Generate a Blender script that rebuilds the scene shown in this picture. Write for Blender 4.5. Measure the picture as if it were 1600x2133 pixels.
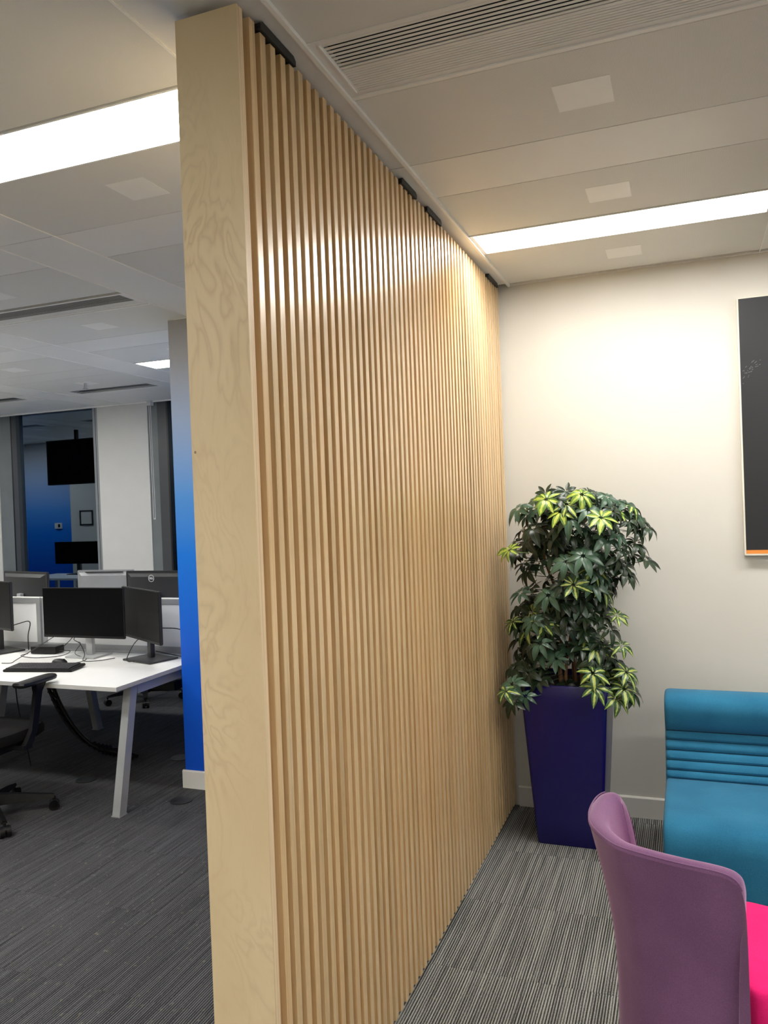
import bpy, bmesh, math, random
from mathutils import Vector, Matrix, Euler
for o in list(bpy.data.objects): bpy.data.objects.remove(o, do_unlink=True)
scene = bpy.context.scene
COL = scene.collection
R = random.Random

# ------------------------------------------------------------------ camera
HC = 1.68
cam_d = bpy.data.cameras.new('camera'); cam = bpy.data.objects.new('camera', cam_d); COL.objects.link(cam)
cam_d.sensor_fit = 'HORIZONTAL'; cam_d.sensor_width = 36.0; cam_d.lens = 1657.22 / 1600 * 36
cam_d.clip_start = 0.05; cam_d.clip_end = 100
yw_, pt_, rl_ = -0.36303746, -0.0096607, -0.03740881
fw = Vector((math.sin(yw_)*math.cos(pt_), math.cos(yw_)*math.cos(pt_), math.sin(pt_)))
r0 = Vector((math.cos(yw_), -math.sin(yw_), 0)); u0 = r0.cross(fw)
rt = math.cos(rl_)*r0 + math.sin(rl_)*u0
up = -math.sin(rl_)*r0 + math.cos(rl_)*u0
m = Matrix((rt, up, -fw)).transposed().to_4x4(); m.translation = Vector((0, 0, HC))
cam.matrix_world = m
scene.camera = cam

# ------------------------------------------------------------------ world, exposure
w = bpy.data.worlds.new('night'); scene.world = w; w.use_nodes = True
w.node_tree.nodes['Background'].inputs[0].default_value = (0.012, 0.03, 0.075, 1)
w.node_tree.nodes['Background'].inputs[1].default_value = 0.25
scene.view_settings.view_transform = 'Standard'; scene.view_settings.look = 'None'
scene.view_settings.gamma = 1.0; scene.view_settings.use_curve_mapping = False
scene.view_settings.exposure = 0.3
LIGHT = 24.0          # radiance of the ceiling light diffusers
LIGHT_COL = (1.0, 0.975, 0.935)

# ------------------------------------------------------------------ material helpers
def lin(c):
    out = []
    for v in c[:3]:
        v = v/255.0
        out.append(v/12.92 if v <= 0.04045 else ((v+0.055)/1.055)**2.4)
    return (out[0], out[1], out[2], 1.0)

class NT:
    def __init__(s, name):
        s.m = bpy.data.materials.new(name); s.m.use_nodes = True
        s.t = s.m.node_tree; s.b = s.t.nodes['Principled BSDF']
    def n(s, typ, **kw):
        nd = s.t.nodes.new(typ)
        for k, v in kw.items(): setattr(nd, k, v)
        return nd
    def l(s, a, b): s.t.links.new(a, b)
    def math(s, op, a, b=None, c=None):
        nd = s.n('ShaderNodeMath', operation=op)
        for i, v in enumerate((a, b, c)):
            if v is None: continue
            if isinstance(v, (int, float)): nd.inputs[i].default_value = v
            else: s.l(v, nd.inputs[i])
        return nd.outputs[0]
    def coords(s, scale=(1, 1, 1), kind='Object', rand=0.0):
        tc = s.n('ShaderNodeTexCoord'); mp = s.n('ShaderNodeMapping')
        mp.inputs['Scale'].default_value = scale
        s.l(tc.outputs[kind], mp.inputs['Vector'])
        if rand:
            oi = s.n('ShaderNodeObjectInfo'); v = s.n('ShaderNodeVectorMath', operation='SCALE')
            cb = s.n('ShaderNodeCombineXYZ')
            s.l(oi.outputs['Random'], cb.inputs[0]); s.l(oi.outputs['Random'], cb.inputs[1]); s.l(oi.outputs['Random'], cb.inputs[2])
            s.l(cb.outputs[0], v.inputs[0]); v.inputs[3].default_value = rand
            s.l(v.outputs[0], mp.inputs['Location'])
        return mp.outputs[0]
    def noise(s, vec, scale=5, detail=3, rough=.5, dist=0):
        nd = s.n('ShaderNodeTexNoise'); s.l(vec, nd.inputs['Vector'])
        nd.inputs['Scale'].default_value = scale; nd.inputs['Detail'].default_value = detail
        nd.inputs['Roughness'].default_value = rough; nd.inputs['Distortion'].default_value = dist
        return nd.outputs['Fac']
    def ramp(s, fac, stops):
        nd = s.n('ShaderNodeValToRGB'); e = nd.color_ramp.elements
        while len(e) < len(stops): e.new(0.5)
        for i, (p, c) in enumerate(stops): e[i].position = p; e[i].color = c
        s.l(fac, nd.inputs[0]); return nd.outputs[0]
    def mix(s, f, a, b, mode='MIX'):
        nd = s.n('ShaderNodeMix', data_type='RGBA', blend_type=mode)
        for i, v in ((0, f), (6, a), (7, b)):
            if isinstance(v, (int, float)): nd.inputs[i].default_value = v
            elif isinstance(v, tuple): nd.inputs[i].default_value = v
            else: s.l(v, nd.inputs[i])
        return nd.outputs[2]
    def bump(s, h, strength=.2, dist=.002):
        nd = s.n('ShaderNodeBump'); nd.inputs['Strength'].default_value = strength; nd.inputs['Distance'].default_value = dist
        s.l(h, nd.inputs['Height']); s.l(nd.outputs[0], s.b.inputs['Normal'])
    def col(s, v):
        if isinstance(v, tuple): s.b.inputs['Base Color'].default_value = v
        else: s.l(v, s.b.inputs['Base Color'])
    def set(s, rough=None, metal=None, spec=None, **kw):
        if rough is not None: s.b.inputs['Roughness'].default_value = rough
        if metal is not None: s.b.inputs['Metallic'].default_value = metal
        if spec is not None: s.b.inputs['Specular IOR Level'].default_value = spec
        for k, v in kw.items(): s.b.inputs[k].default_value = v

def plain(name, rgb, rough=.5, metal=0, spec=.5, var=.06, nscale=6, bump=0, bscale=300):
    t = NT(name); c = lin(rgb)
    v = t.coords()
    n = t.noise(v, nscale, 4)
    lo = tuple(x*(1-var) for x in c[:3])+(1,); hi = tuple(min(1, x*(1+var)) for x in c[:3])+(1,)
    t.col(t.ramp(n, [(.3, lo), (.7, hi)])); t.set(rough, metal, spec)
    if bump: t.bump(t.noise(v, bscale, 2), bump, .001)
    return t.m

M = {}
# birch ply face with flame figure
t = NT('birch ply face'); v = t.coords((1, 1, .55))
n1 = t.noise(v, 4.6, 3, .5, 1.6)
rings = t.math('FRACT', t.math('MULTIPLY', n1, 11.0))
edge = t.math('SUBTRACT', 1.0, t.math('MULTIPLY', t.math('ABSOLUTE', t.math('SUBTRACT', rings, .5)), 2.0))
line = t.math('POWER', edge, 2.4)
fine = t.noise(t.coords((6, 6, 1)), 40, 3, .6)
big = t.noise(t.coords((1, 1, .5)), 3, 2)
c = t.ramp(big, [(.3, lin((228, 204, 160))), (.7, lin((241, 220, 180)))])
c = t.mix(t.math('MULTIPLY', line, t.math('MULTIPLY', t.math('MAXIMUM', t.math('SUBTRACT', t.noise(v, 3, 2), .36), 0.0), 1.0)), c, lin((168, 130, 84)))
c = t.mix(t.math('MULTIPLY', fine, .12), c, lin((190, 155, 105)))
vor = t.n('ShaderNodeTexVoronoi'); t.l(t.coords((1, 1, .9)), vor.inputs['Vector']); vor.inputs['Scale'].default_value = 7
knot = t.math('LESS_THAN', vor.outputs['Distance'], .022)
c = t.mix(t.math('MULTIPLY', knot, .7), c, lin((96, 66, 40)))
t.col(c); t.set(.42, spec=.4); t.bump(fine, .05, .001); M['ply'] = t.m

# slats: edge-on ply, striated vertically, lacquered
def slat_mat(name, a, b, c3, rough):
    t = NT(name)
    st = t.noise(t.coords((70, 420, 1.2), rand=9), 1.0, 3, .55)
    bl = t.noise(t.coords((3, 3, 1.3), rand=5), 1.4, 3, .5)
    oi = t.n('ShaderNodeObjectInfo')
    c = t.ramp(st, [(.28, lin(a)), (.5, lin(b)), (.72, lin(c3))])
    c = t.mix(t.math('MULTIPLY', bl, .40), c, lin((222, 192, 146)), 'MULTIPLY')
    vr = t.ramp(oi.outputs['Random'], [(0, (.86, .84, .80, 1)), (.5, (1, 1, 1, 1)), (1, (1.0, .96, .91, 1))])
    c = t.mix(1.0, c, vr, 'MULTIPLY')
    t.col(c); t.set(rough, spec=.55); t.bump(st, .08, .0006)
    t.b.inputs['Coat Weight'].default_value = 1.0; t.b.inputs['Coat Roughness'].default_value = .29; t.b.inputs['Coat IOR'].default_value = 1.65
    return t.m
M['slat'] = slat_mat('lacquered ply slat', (200, 168, 118), (228, 199, 150), (242, 218, 174), .30)
M['core'] = plain('ply backing', (150, 112, 70), .6, var=.1)
t = NT('ply edge laminations')
st = t.noise(t.coords((300, 520, .8)), 1.0, 2, .5)
t.col(t.ramp(st, [(.3, lin((176, 142, 102))), (.48, lin((226, 200, 162))), (.7, lin((236, 214, 178)))])); t.set(.4); M['plyedge'] = t.m

M['metal_tile'] = None
def perf(name, rgb, dens=.13, rough=.5):
    t = NT(name)
    vor = t.n('ShaderNodeTexVoronoi'); vor.inputs['Randomness'].default_value = 0.0
    t.l(t.coords(), vor.inputs['Vector']); vor.inputs['Scale'].default_value = 300
    hole = t.math('LESS_THAN', vor.outputs['Distance'], .33)
    big = t.noise(t.coords(), 2.2, 2)
    c = t.ramp(big, [(.3, lin(tuple(x-3 for x in rgb))), (.7, lin(rgb))])
    t.col(t.mix(t.math('MULTIPLY', hole, .22), c, lin((90, 88, 85)))); t.set(rough, spec=.4)
    return t.m
M['perf'] = perf('perforated metal ceiling tile', (234, 233, 228))
M['ceil_plain'] = plain('plain painted metal ceiling', (236, 235, 231), .42, var=.02, nscale=2)
M['ceil_white'] = plain('white powder coated lip', (244, 243, 239), .35, var=.02)
M['plenum'] = plain('dark ceiling void', (30, 29, 28), .9)
M['vent_dark'] = plain('vent interior', (14, 12, 11), .8)
M['wall'] = plain('cream wall paint', (216, 213, 203), .55, var=.02, nscale=3, bump=.03, bscale=220)
M['skirt'] = plain('white satin skirting', (222, 220, 213), .38, var=.02)
M['white_trim'] = plain('white paint', (208, 208, 205), .5, var=.02)
# blue gradient wall (painted fade from pale grey at the ceiling to royal blue at the floor)
t = NT('blue fade wallcovering'); tc = t.n('ShaderNodeTexCoord'); sx = t.n('ShaderNodeSeparateXYZ')
t.l(tc.outputs['Object'], sx.inputs[0])
f = t.math('DIVIDE', sx.outputs['Z'], 2.85)
t.col(t.ramp(f, [(0, lin((0, 70, 186))), (.30, lin((0, 90, 210))), (.50, lin((8, 118, 224))), (.62, lin((78, 148, 224))), (.78, lin((158, 180, 216))), (.93, lin((186, 186, 190))), (1.0, lin((186, 184, 184)))]))
t.set(.5, spec=.4); M['blue_wall'] = t.m

def carpet(name, dark, mid, light, stop):
    t = NT(name)
    vv = t.coords((1, 1, 1)); sx = t.n('ShaderNodeSeparateXYZ'); t.l(vv, sx.inputs[0])
    wob = t.noise(t.coords((14, 2.0, 1)), 1.0, 2, .5)
    ph = t.math('ADD', t.math('MULTIPLY', sx.outputs['X'], 2*math.pi/.00925), t.math('MULTIPLY', wob, 5.0))
    wv = t.math('ADD', t.math('MULTIPLY', t.math('SINE', ph), .5), .5)
    s1 = t.noise(t.coords((150, 2.2, 1), rand=7), 1.0, 2, .6)
    s3 = t.noise(t.coords((45, .8, 1), rand=11), 1.0, 1, .5)
    s4 = t.noise(t.coords((110, 110, 1)), 1.0, 2, .6)
    loops = t.noise(t.coords((200, 330, 1)), 1.0, 1, .5)
    f = t.math('ADD', t.math('MULTIPLY', wv, .26), t.math('ADD', t.math('MULTIPLY', s1, .42), t.math('ADD', t.math('MULTIPLY', s3, .12), t.math('ADD', t.math('MULTIPLY', s4, .12), t.math('MULTIPLY', t.math('SUBTRACT', loops, .46), .26)))))
    c = t.ramp(f, [(stop-.13, lin(dark)), (stop-.01, lin(mid)), (stop+.12, lin(light))])
    fleck = t.math('GREATER_THAN', t.noise(t.coords((70, 25, 1), rand=2), 1.3, 1), .72)
    c = t.mix(t.math('MULTIPLY', fleck, .16), c, lin((178, 168, 128)))
    t.col(c); t.set(.95, spec=.1); t.bump(f, .9, .004)
    t.b.inputs['Sheen Weight'].default_value = .05
    return t.m
M['carpet_r'] = carpet('light striped carpet tile', (48, 49, 48), (102, 103, 100), (170, 170, 165), .48)
M['carpet_l'] = carpet('charcoal striped carpet tile', (30, 30, 32), (54, 55, 57), (98, 99, 101), .48)

M['black'] = plain('black plastic', (12, 12, 13), .42, spec=.35)
M['black_soft'] = plain('black mesh fabric', (8, 8, 9), .9, spec=.2, bump=.2, bscale=500)
M['bracket'] = plain('black steel bracket', (30, 32, 31), .45)
M['screen'] = plain('matt display glass', (5, 5, 6), .4, spec=.12)
M['bezel'] = plain('dark bezel', (20, 20, 21), .4, spec=.3)
M['key'] = plain('keyboard key', (44, 44, 46), .5)
M['mon_back'] = plain('charcoal monitor shell', (40, 41, 42), .42)
M['mon_silver'] = plain('silver monitor shell', (150, 152, 154), .38, metal=.3)
M['steel'] = plain('silver stand', (175, 177, 178), .35, metal=.4)
M['grey_stand'] = plain('dark grey stand', (42, 43, 44), .4)
M['desk_top'] = plain('white laminate', (236, 236, 232), .35, var=.01)
M['desk_edge'] = plain('grey desk edge', (190, 190, 187), .45)
M['desk_leg'] = plain('silver painted steel', (168, 171, 172), .38, metal=.25)
M['screen_panel'] = plain('white desk screen', (236, 237, 236), .55, var=.02)
M['screen_frame'] = plain('aluminium screen frame', (165, 167, 168), .4, metal=.3)
M['cable'] = plain('black cable', (14, 14, 15), .5)
M['cable_grey'] = plain('white cable end', (190, 190, 190), .4)
M['planter'] = plain('gloss navy planter', (22, 16, 92), .26, spec=.5, var=.03)
M['soil'] = plain('dark potting soil', (34, 26, 20), .95, bump=.6, bscale=80, var=.3)
M['bark'] = plain('brown plant stem', (132, 96, 62), .75, var=.2, nscale=30, bump=.3, bscale=90)
M['board'] = None
t = NT('black chalkboard'); v = t.coords()
sm = t.noise(t.coords((1, 1, 1)), 7, 5, .65, .8)
c = t.mix(t.math('MULTIPLY', t.math('GREATER_THAN', sm, .74), .35), lin((29, 31, 34)), lin((120, 122, 122)))
t.col(c); t.set(.5); M['board'] = t.m
M['chalk'] = plain('chalk smear', (150, 152, 152), .9)
M['cream_edge'] = plain('cream board edge', (226, 222, 206), .5)
M['orange'] = plain('orange strip', (238, 148, 62), .5)
M['grey_frame'] = plain('grey window frame', (112, 118, 120), .42, metal=.1)
M['dark_frame'] = plain('anthracite window frame', (66, 69, 73), .4)
M['black_frame'] = plain('black gasket', (12, 13, 14), .4)
M['alu'] = plain('aluminium mullion', (140, 145, 150), .35, metal=.3)
M['label_white'] = plain('white tag', (220, 220, 218), .5)

def fabric(name, rgb, rgb2, sheen=.25, stint=(1, 1, 1, 1)):
    t = NT(name); n = t.noise(t.coords((1, 1, 1)), 420, 3, .7); n2 = t.noise(t.coords(), 5, 3)
    f = t.math('ADD', t.math('MULTIPLY', n, .6), t.math('MULTIPLY', n2, .4))
    t.col(t.ramp(f, [(.35, lin(rgb)), (.65, lin(rgb2))])); t.set(.9, spec=.15)
    t.b.inputs['Sheen Weight'].default_value = sheen; t.b.inputs['Sheen Roughness'].default_value = .45
    t.b.inputs['Sheen Tint'].default_value = stint
    t.bump(n, .35, .0012); return t.m
M['teal'] = fabric('teal wool felt', (32, 96, 130), (50, 122, 156), .1)
M['purple'] = fabric('mauve wool felt', (108, 73, 108), (134, 95, 132), .55, (1, .72, .95, 1))
M['magenta'] = fabric('magenta wool felt', (232, 28, 110), (250, 44, 128), .05)
M['seam'] = plain('dark teal seam', (8, 48, 68), .9)

def emis(name, col, st):
    t = NT(name); t.b.inputs['Emission Color'].default_value = col+(1,); t.b.inputs['Emission Strength'].default_value = st
    t.col((.9, .9, .88, 1)); return t.m
M['light'] = emis('lit opal diffuser', LIGHT_COL, LIGHT)

t = NT('window glass'); out = t.t.nodes['Material Output']
tr = t.n('ShaderNodeBsdfTransparent'); tr.inputs[0].default_value = (.75, .8, .85, 1)
gl = t.n('ShaderNodeBsdfGlossy'); gl.inputs['Roughness'].default_value = .01; gl.inputs[0].default_value = (.62, .8, 1, 1)
fr = t.n('ShaderNodeFresnel'); fr.inputs[0].default_value = 1.95
mx = t.n('ShaderNodeMixShader'); t.l(t.math('MULTIPLY', fr.outputs[0], 2.8), mx.inputs[0])
t.l(tr.outputs[0], mx.inputs[1]); t.l(gl.outputs[0], mx.inputs[2]); t.l(mx.outputs[0], out.inputs[0]); M['glass'] = t.m

def leaf_mat(name, green, yellow, width, rough=.32):
    t = NT(name); uv = t.n('ShaderNodeUVMap'); sx = t.n('ShaderNodeSeparateXYZ'); t.l(uv.outputs[0], sx.inputs[0])
    au = t.math('ABSOLUTE', t.math('SUBTRACT', sx.outputs['X'], .5))
    n = t.noise(t.coords((30, 30, 30), rand=4), 1.0, 3, .6)
    d = t.math('ADD', au, t.math('MULTIPLY', t.math('SUBTRACT', n, .5), .7))
    f = t.math('LESS_THAN', d, width)
    n2 = t.noise(t.coords((9, 9, 9)), 1, 2)
    g = t.ramp(n2, [(.3, lin(green[0])), (.7, lin(green[1]))])
    c = t.mix(f, g, lin(yellow))
    vein = t.math('LESS_THAN', au, .025)
    c = t.mix(t.math('MULTIPLY', vein, .4), c, lin((120, 150, 80)))
    t.col(c); t.set(rough, spec=.5); t.b.inputs['Subsurface Weight'].default_value = 0
    return t.m
M['leaf_dark'] = leaf_mat('dark green leaf', ((22, 36, 24), (38, 56, 36)), (70, 100, 50), -1)
M['leaf_mid'] = leaf_mat('mid green leaf', ((46, 74, 56), (72, 100, 80)), (110, 150, 70), -1)
M['leaf_var'] = leaf_mat('variegated leaf', ((36, 66, 34), (56, 92, 46)), (178, 190, 96), .15)
M['leaf_yel'] = leaf_mat('yellow green leaf', ((74, 110, 44), (112, 146, 52)), (186, 198, 84), .20)

# ------------------------------------------------------------------ object helpers
ORG = {}
def empty(name, loc, label=None, cat=None, group=None, kind=None):
    o = bpy.data.objects.new(name, None); COL.objects.link(o); o.location = loc; o.empty_display_size = .1
    ORG[o.name] = Vector(loc); tag(o, label, cat, group, kind); return o
def tag(o, label=None, cat=None, group=None, kind=None):
    if label: o['label'] = label
    if cat: o['category'] = cat
    if group: o['group'] = group
    if kind: o['kind'] = kind
    return o
def link(name, bm, mat, parent=None, smooth=False, org=None, label=None, kind=None):
    """bm in world coordinates -> one mesh object; origin at parent's origin (or at org)"""
    me = bpy.data.meshes.new(name)
    po = ORG[parent.name] if parent else Vector((0, 0, 0))
    wo = Vector(org) if org is not None else (po if parent else None)
    if wo is None:
        xs = [v.co for v in bm.verts]
        wo = Vector(((min(c.x for c in xs)+max(c.x for c in xs))/2, (min(c.y for c in xs)+max(c.y for c in xs))/2, min(c.z for c in xs)))
    bmesh.ops.translate(bm, verts=bm.verts, vec=-wo)
    bmesh.ops.recalc_face_normals(bm, faces=bm.faces)
    bm.to_mesh(me); bm.free()
    if smooth:
        for p in me.polygons: p.use_smooth = True
        try: me.set_sharp_from_angle(angle=math.radians(38))
        except Exception: pass
    for mm in (mat if isinstance(mat, (list, tuple)) else [mat]): me.materials.append(mm)
    o = bpy.data.objects.new(name, me); COL.objects.link(o)
    if parent: o.parent = parent; o.location = wo-po
    else: o.location = wo
    ORG[o.name] = wo
    if label: o['label'] = label
    if kind: o['kind'] = kind
    return o
def piece(name, me, wloc, parent, rot=None):
    """another object sharing mesh data me"""
    o = bpy.data.objects.new(name, me); COL.objects.link(o); o.parent = parent
    o.location = Vector(wloc)-ORG[parent.name]; ORG[o.name] = Vector(wloc)
    if rot is not None: o.rotation_euler = rot
    return o
def BM(): return bmesh.new()
def abox(bm, a, b, bev=0, seg=2, mat=None):
    a = Vector(a); b = Vector(b); c = (a+b)/2; s = b-a
    t = bmesh.new(); bmesh.ops.create_cube(t, size=1, matrix=Matrix.Translation(c) @ Matrix.Diagonal((abs(s.x), abs(s.y), abs(s.z), 1)))
    if bev: bmesh.ops.bevel(t, geom=t.edges[:], offset=bev, segments=seg, affect='EDGES', profile=.6)
    merge(bm, t, mat); return bm
def merge(bm, t, mat=None, M4=None):
    if M4 is not None: bmesh.ops.transform(t, matrix=M4, verts=t.verts)
    me = bpy.data.meshes.new('tmp'); t.to_mesh(me); t.free()
    n = len(bm.faces); bm.from_mesh(me); bpy.data.meshes.remove(me)
    if mat is not None:
        bm.faces.ensure_lookup_table()
        for f in bm.faces[n:]: f.material_index = mat
def rbox(c, size, rz=0, bev=0, seg=2, tilt=None):
    """box centred on c, rotated about z (and a further matrix)"""
    t = bmesh.new(); bmesh.ops.create_cube(t, size=1, matrix=Matrix.Diagonal((size[0], size[1], size[2], 1)))
    if bev: bmesh.ops.bevel(t, geom=t.edges[:], offset=bev, segments=seg, affect='EDGES', profile=.6)
    mm = Matrix.Translation(Vector(c)) @ Matrix.Rotation(rz, 4, 'Z')
    if tilt is not None: mm = mm @ tilt
    bmesh.ops.transform(t, matrix=mm, verts=t.verts); return t
def box(name, a, b, mat, parent=None, bev=0, **kw):
    return link(name, abox(BM(), a, b, bev), mat, parent, smooth=bool(bev), **kw)
def cyl(bm, c, r, h, axis='Z', seg=24, r2=None, mat=None, M4=None):
    t = bmesh.new(); bmesh.ops.create_cone(t, cap_ends=True, segments=seg, radius1=r, radius2=r if r2 is None else r2, depth=h)
    rot = {'Z': Matrix.Identity(4), 'X': Matrix.Rotation(math.pi/2, 4, 'Y'), 'Y': Matrix.Rotation(math.pi/2, 4, 'X')}[axis] if isinstance(axis, str) else axis
    bmesh.ops.transform(t, matrix=Matrix.Translation(Vector(c)) @ rot, verts=t.verts); merge(bm, t, mat, M4); return bm
def catmull(pts, n=8):
    P = [Vector(p) for p in pts]; P = [P[0]*2-P[1]]+P+[P[-1]*2-P[-2]]; out = []
    for i in range(1, len(P)-2):
        for k in range(n):
            t = k/n; a, b, c, d = P[i-1:i+3]
            out.append(.5*((2*b)+(-a+c)*t+(2*a-5*b+4*c-d)*t*t+(-a+3*b-3*c+d)*t**3))
    out.append(P[-2]); return out
def tube(bm, pts, r, seg=8, caps=True, spline=True, n=8, r_end=None):
    P = catmull(pts, n) if spline else [Vector(p) for p in pts]
    rings = []; up = Vector((0, 0, 1)); prev = None
    for i, p in enumerate(P):
        d = (P[min(i+1, len(P)-1)]-P[max(i-1, 0)]).normalized()
        if prev is None:
            a = d.cross(up if abs(d.z) < .9 else Vector((1, 0, 0))).normalized()
        else: a = (prev-d*prev.dot(d)).normalized()
        prev = a; b = d.cross(a)
        rr = r if r_end is None else r+(r_end-r)*i/(len(P)-1)
        rings.append([bm.verts.new(p+rr*(a*math.cos(2*math.pi*k/seg)+b*math.sin(2*math.pi*k/seg))) for k in range(seg)])
    for i in range(len(rings)-1):
        for k in range(seg):
            bm.faces.new((rings[i][k], rings[i][(k+1) % seg], rings[i+1][(k+1) % seg], rings[i+1][k]))
    if caps: bm.faces.new(rings[0][::-1]); bm.faces.new(rings[-1])
    return bm
def loft(bm, rings, close=True, caps=True):
    V = [[bm.verts.new(p) for p in r] for r in rings]; n = len(V[0])
    for i in range(len(V)-1):
        for k in range(n if close else n-1):
            bm.faces.new((V[i][k], V[i][(k+1) % n], V[i+1][(k+1) % n], V[i+1][k]))
    if caps: bm.faces.new(V[0][::-1]); bm.faces.new(V[-1])
    return bm
def prism(bm, poly, z0, z1):
    return loft(bm, [[(x, y, z0) for x, y in poly], [(x, y, z1) for x, y in poly]])
def rrect(cx, cy, w, d, r, n=5):
    out = []
    for sx, sy, a0 in ((1, 1, 0), (-1, 1, 90), (-1, -1, 180), (1, -1, 270)):
        for k in range(n+1):
            a = math.radians(a0+90*k/n); out.append((cx+sx*(w/2-r)+r*math.cos(a), cy+sy*(d/2-r)+r*math.sin(a)))
    return out

# ================================================================== SETTING
H = 2.845        # underside of the ceiling
YW = 4.318       # cream wall
SX = -0.862      # right edge of the ceiling strip above the partition
fl = box('floor', (-12, -3.2, -.12), (3.2, 7.2, -.008), M['plenum']); tag(fl, kind='structure')
# carpet tiles: 0.5 m squares in view, each a piece; the rest of the floor is one plain field
def tile_mesh(mat, nm):
    bm = abox(BM(), (-.2493, -.2493, -.008), (.2493, .2493, 0.0)); me = bpy.data.meshes.new(nm)
    bm.to_mesh(me); bm.free(); me.materials.append(mat); return me
tl, tr_ = tile_mesh(M['carpet_l'], 'carpet_tile'), tile_mesh(M['carpet_r'], 'carpet_tile_light')
for j in range(13):
    for i in range(20):
        x = -8.58+.5*i+.25; y = .738+.5*j+.25
        if x-.25 < -1.11*(y+.35)-.35 or x-.25 > .12*y+.55: continue
        if y-.25 > 4.3 and x > -2.6: continue
        piece('carpet_tile', tl if x < -1.05 else tr_, (x, y, 0), fl)
bm = BM(); prism(bm, [(-12, .738), (-3.2, .738), (-3.2, -3.2), (-12, -3.2)], -.008, -.0005)
prism(bm, [(-3.2, .738), (3.2, .738), (3.2, -3.2), (-3.2, -3.2)], -.008, -.0005)
prism(bm, [(-12, .738), (-8.6, .738), (-8.6, 7.2), (-12, 7.2)], -.0082, -.001)
prism(bm, [(-8.6, .738), (3.2, .738), (3.2, 7.2), (-8.6, 7.2)], -.0084, -.0012)
link('carpet_field', bm, M['carpet_l'], fl)

wb = box('wall_back', (-1.09, YW, 0), (3.2, YW+.25, H+.06), M['wall']); tag(wb, kind='structure')
bw = box('wall_blue', (-2.905, 4.075, 0), (-1.09, 7.2, H+.06), M['blue_wall']); tag(bw, kind='structure')
for nm, a, b in (('wall_right', (3.0, -3.2, 0), (3.2, YW, H+.06)), ('wall_behind', (-12, -3.2, 0), (3.0, -3.0, H+.06)), ('wall_left', (-12, -3.0, 0), (-11.8, 7.2, H+.06))):
    tag(box(nm, a, b, M['wall']), kind='structure')
# skirting with a stepped top edge
def skirt(name, pts, h=.108, th=.014):
    bm = BM()
    for (x0, y0), (x1, y1) in zip(pts[:-1], pts[1:]):
        d = Vector((x1-x0, y1-y0, 0)); L = d.length; d.normalize(); n = Vector((d.y, -d.x, 0))
        a = Vector((x0, y0, 0))
        prof = [(0, 0), (th, 0), (th, h-.006), (th-.006, h), (0, h)]
        loft(bm, [[tuple(a+n*p+Vector((0, 0, q))) for p, q in prof], [tuple(a+d*L+n*p+Vector((0, 0, q))) for p, q in prof]])
    return tag(link(name, bm, M['skirt']), kind='structure')
skirt('baseboard_back', [(-.905, YW), (3.0, YW)])
skirt('baseboard_blue', [(-2.92, 4.075), (-1.09, 4.075)])

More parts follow.
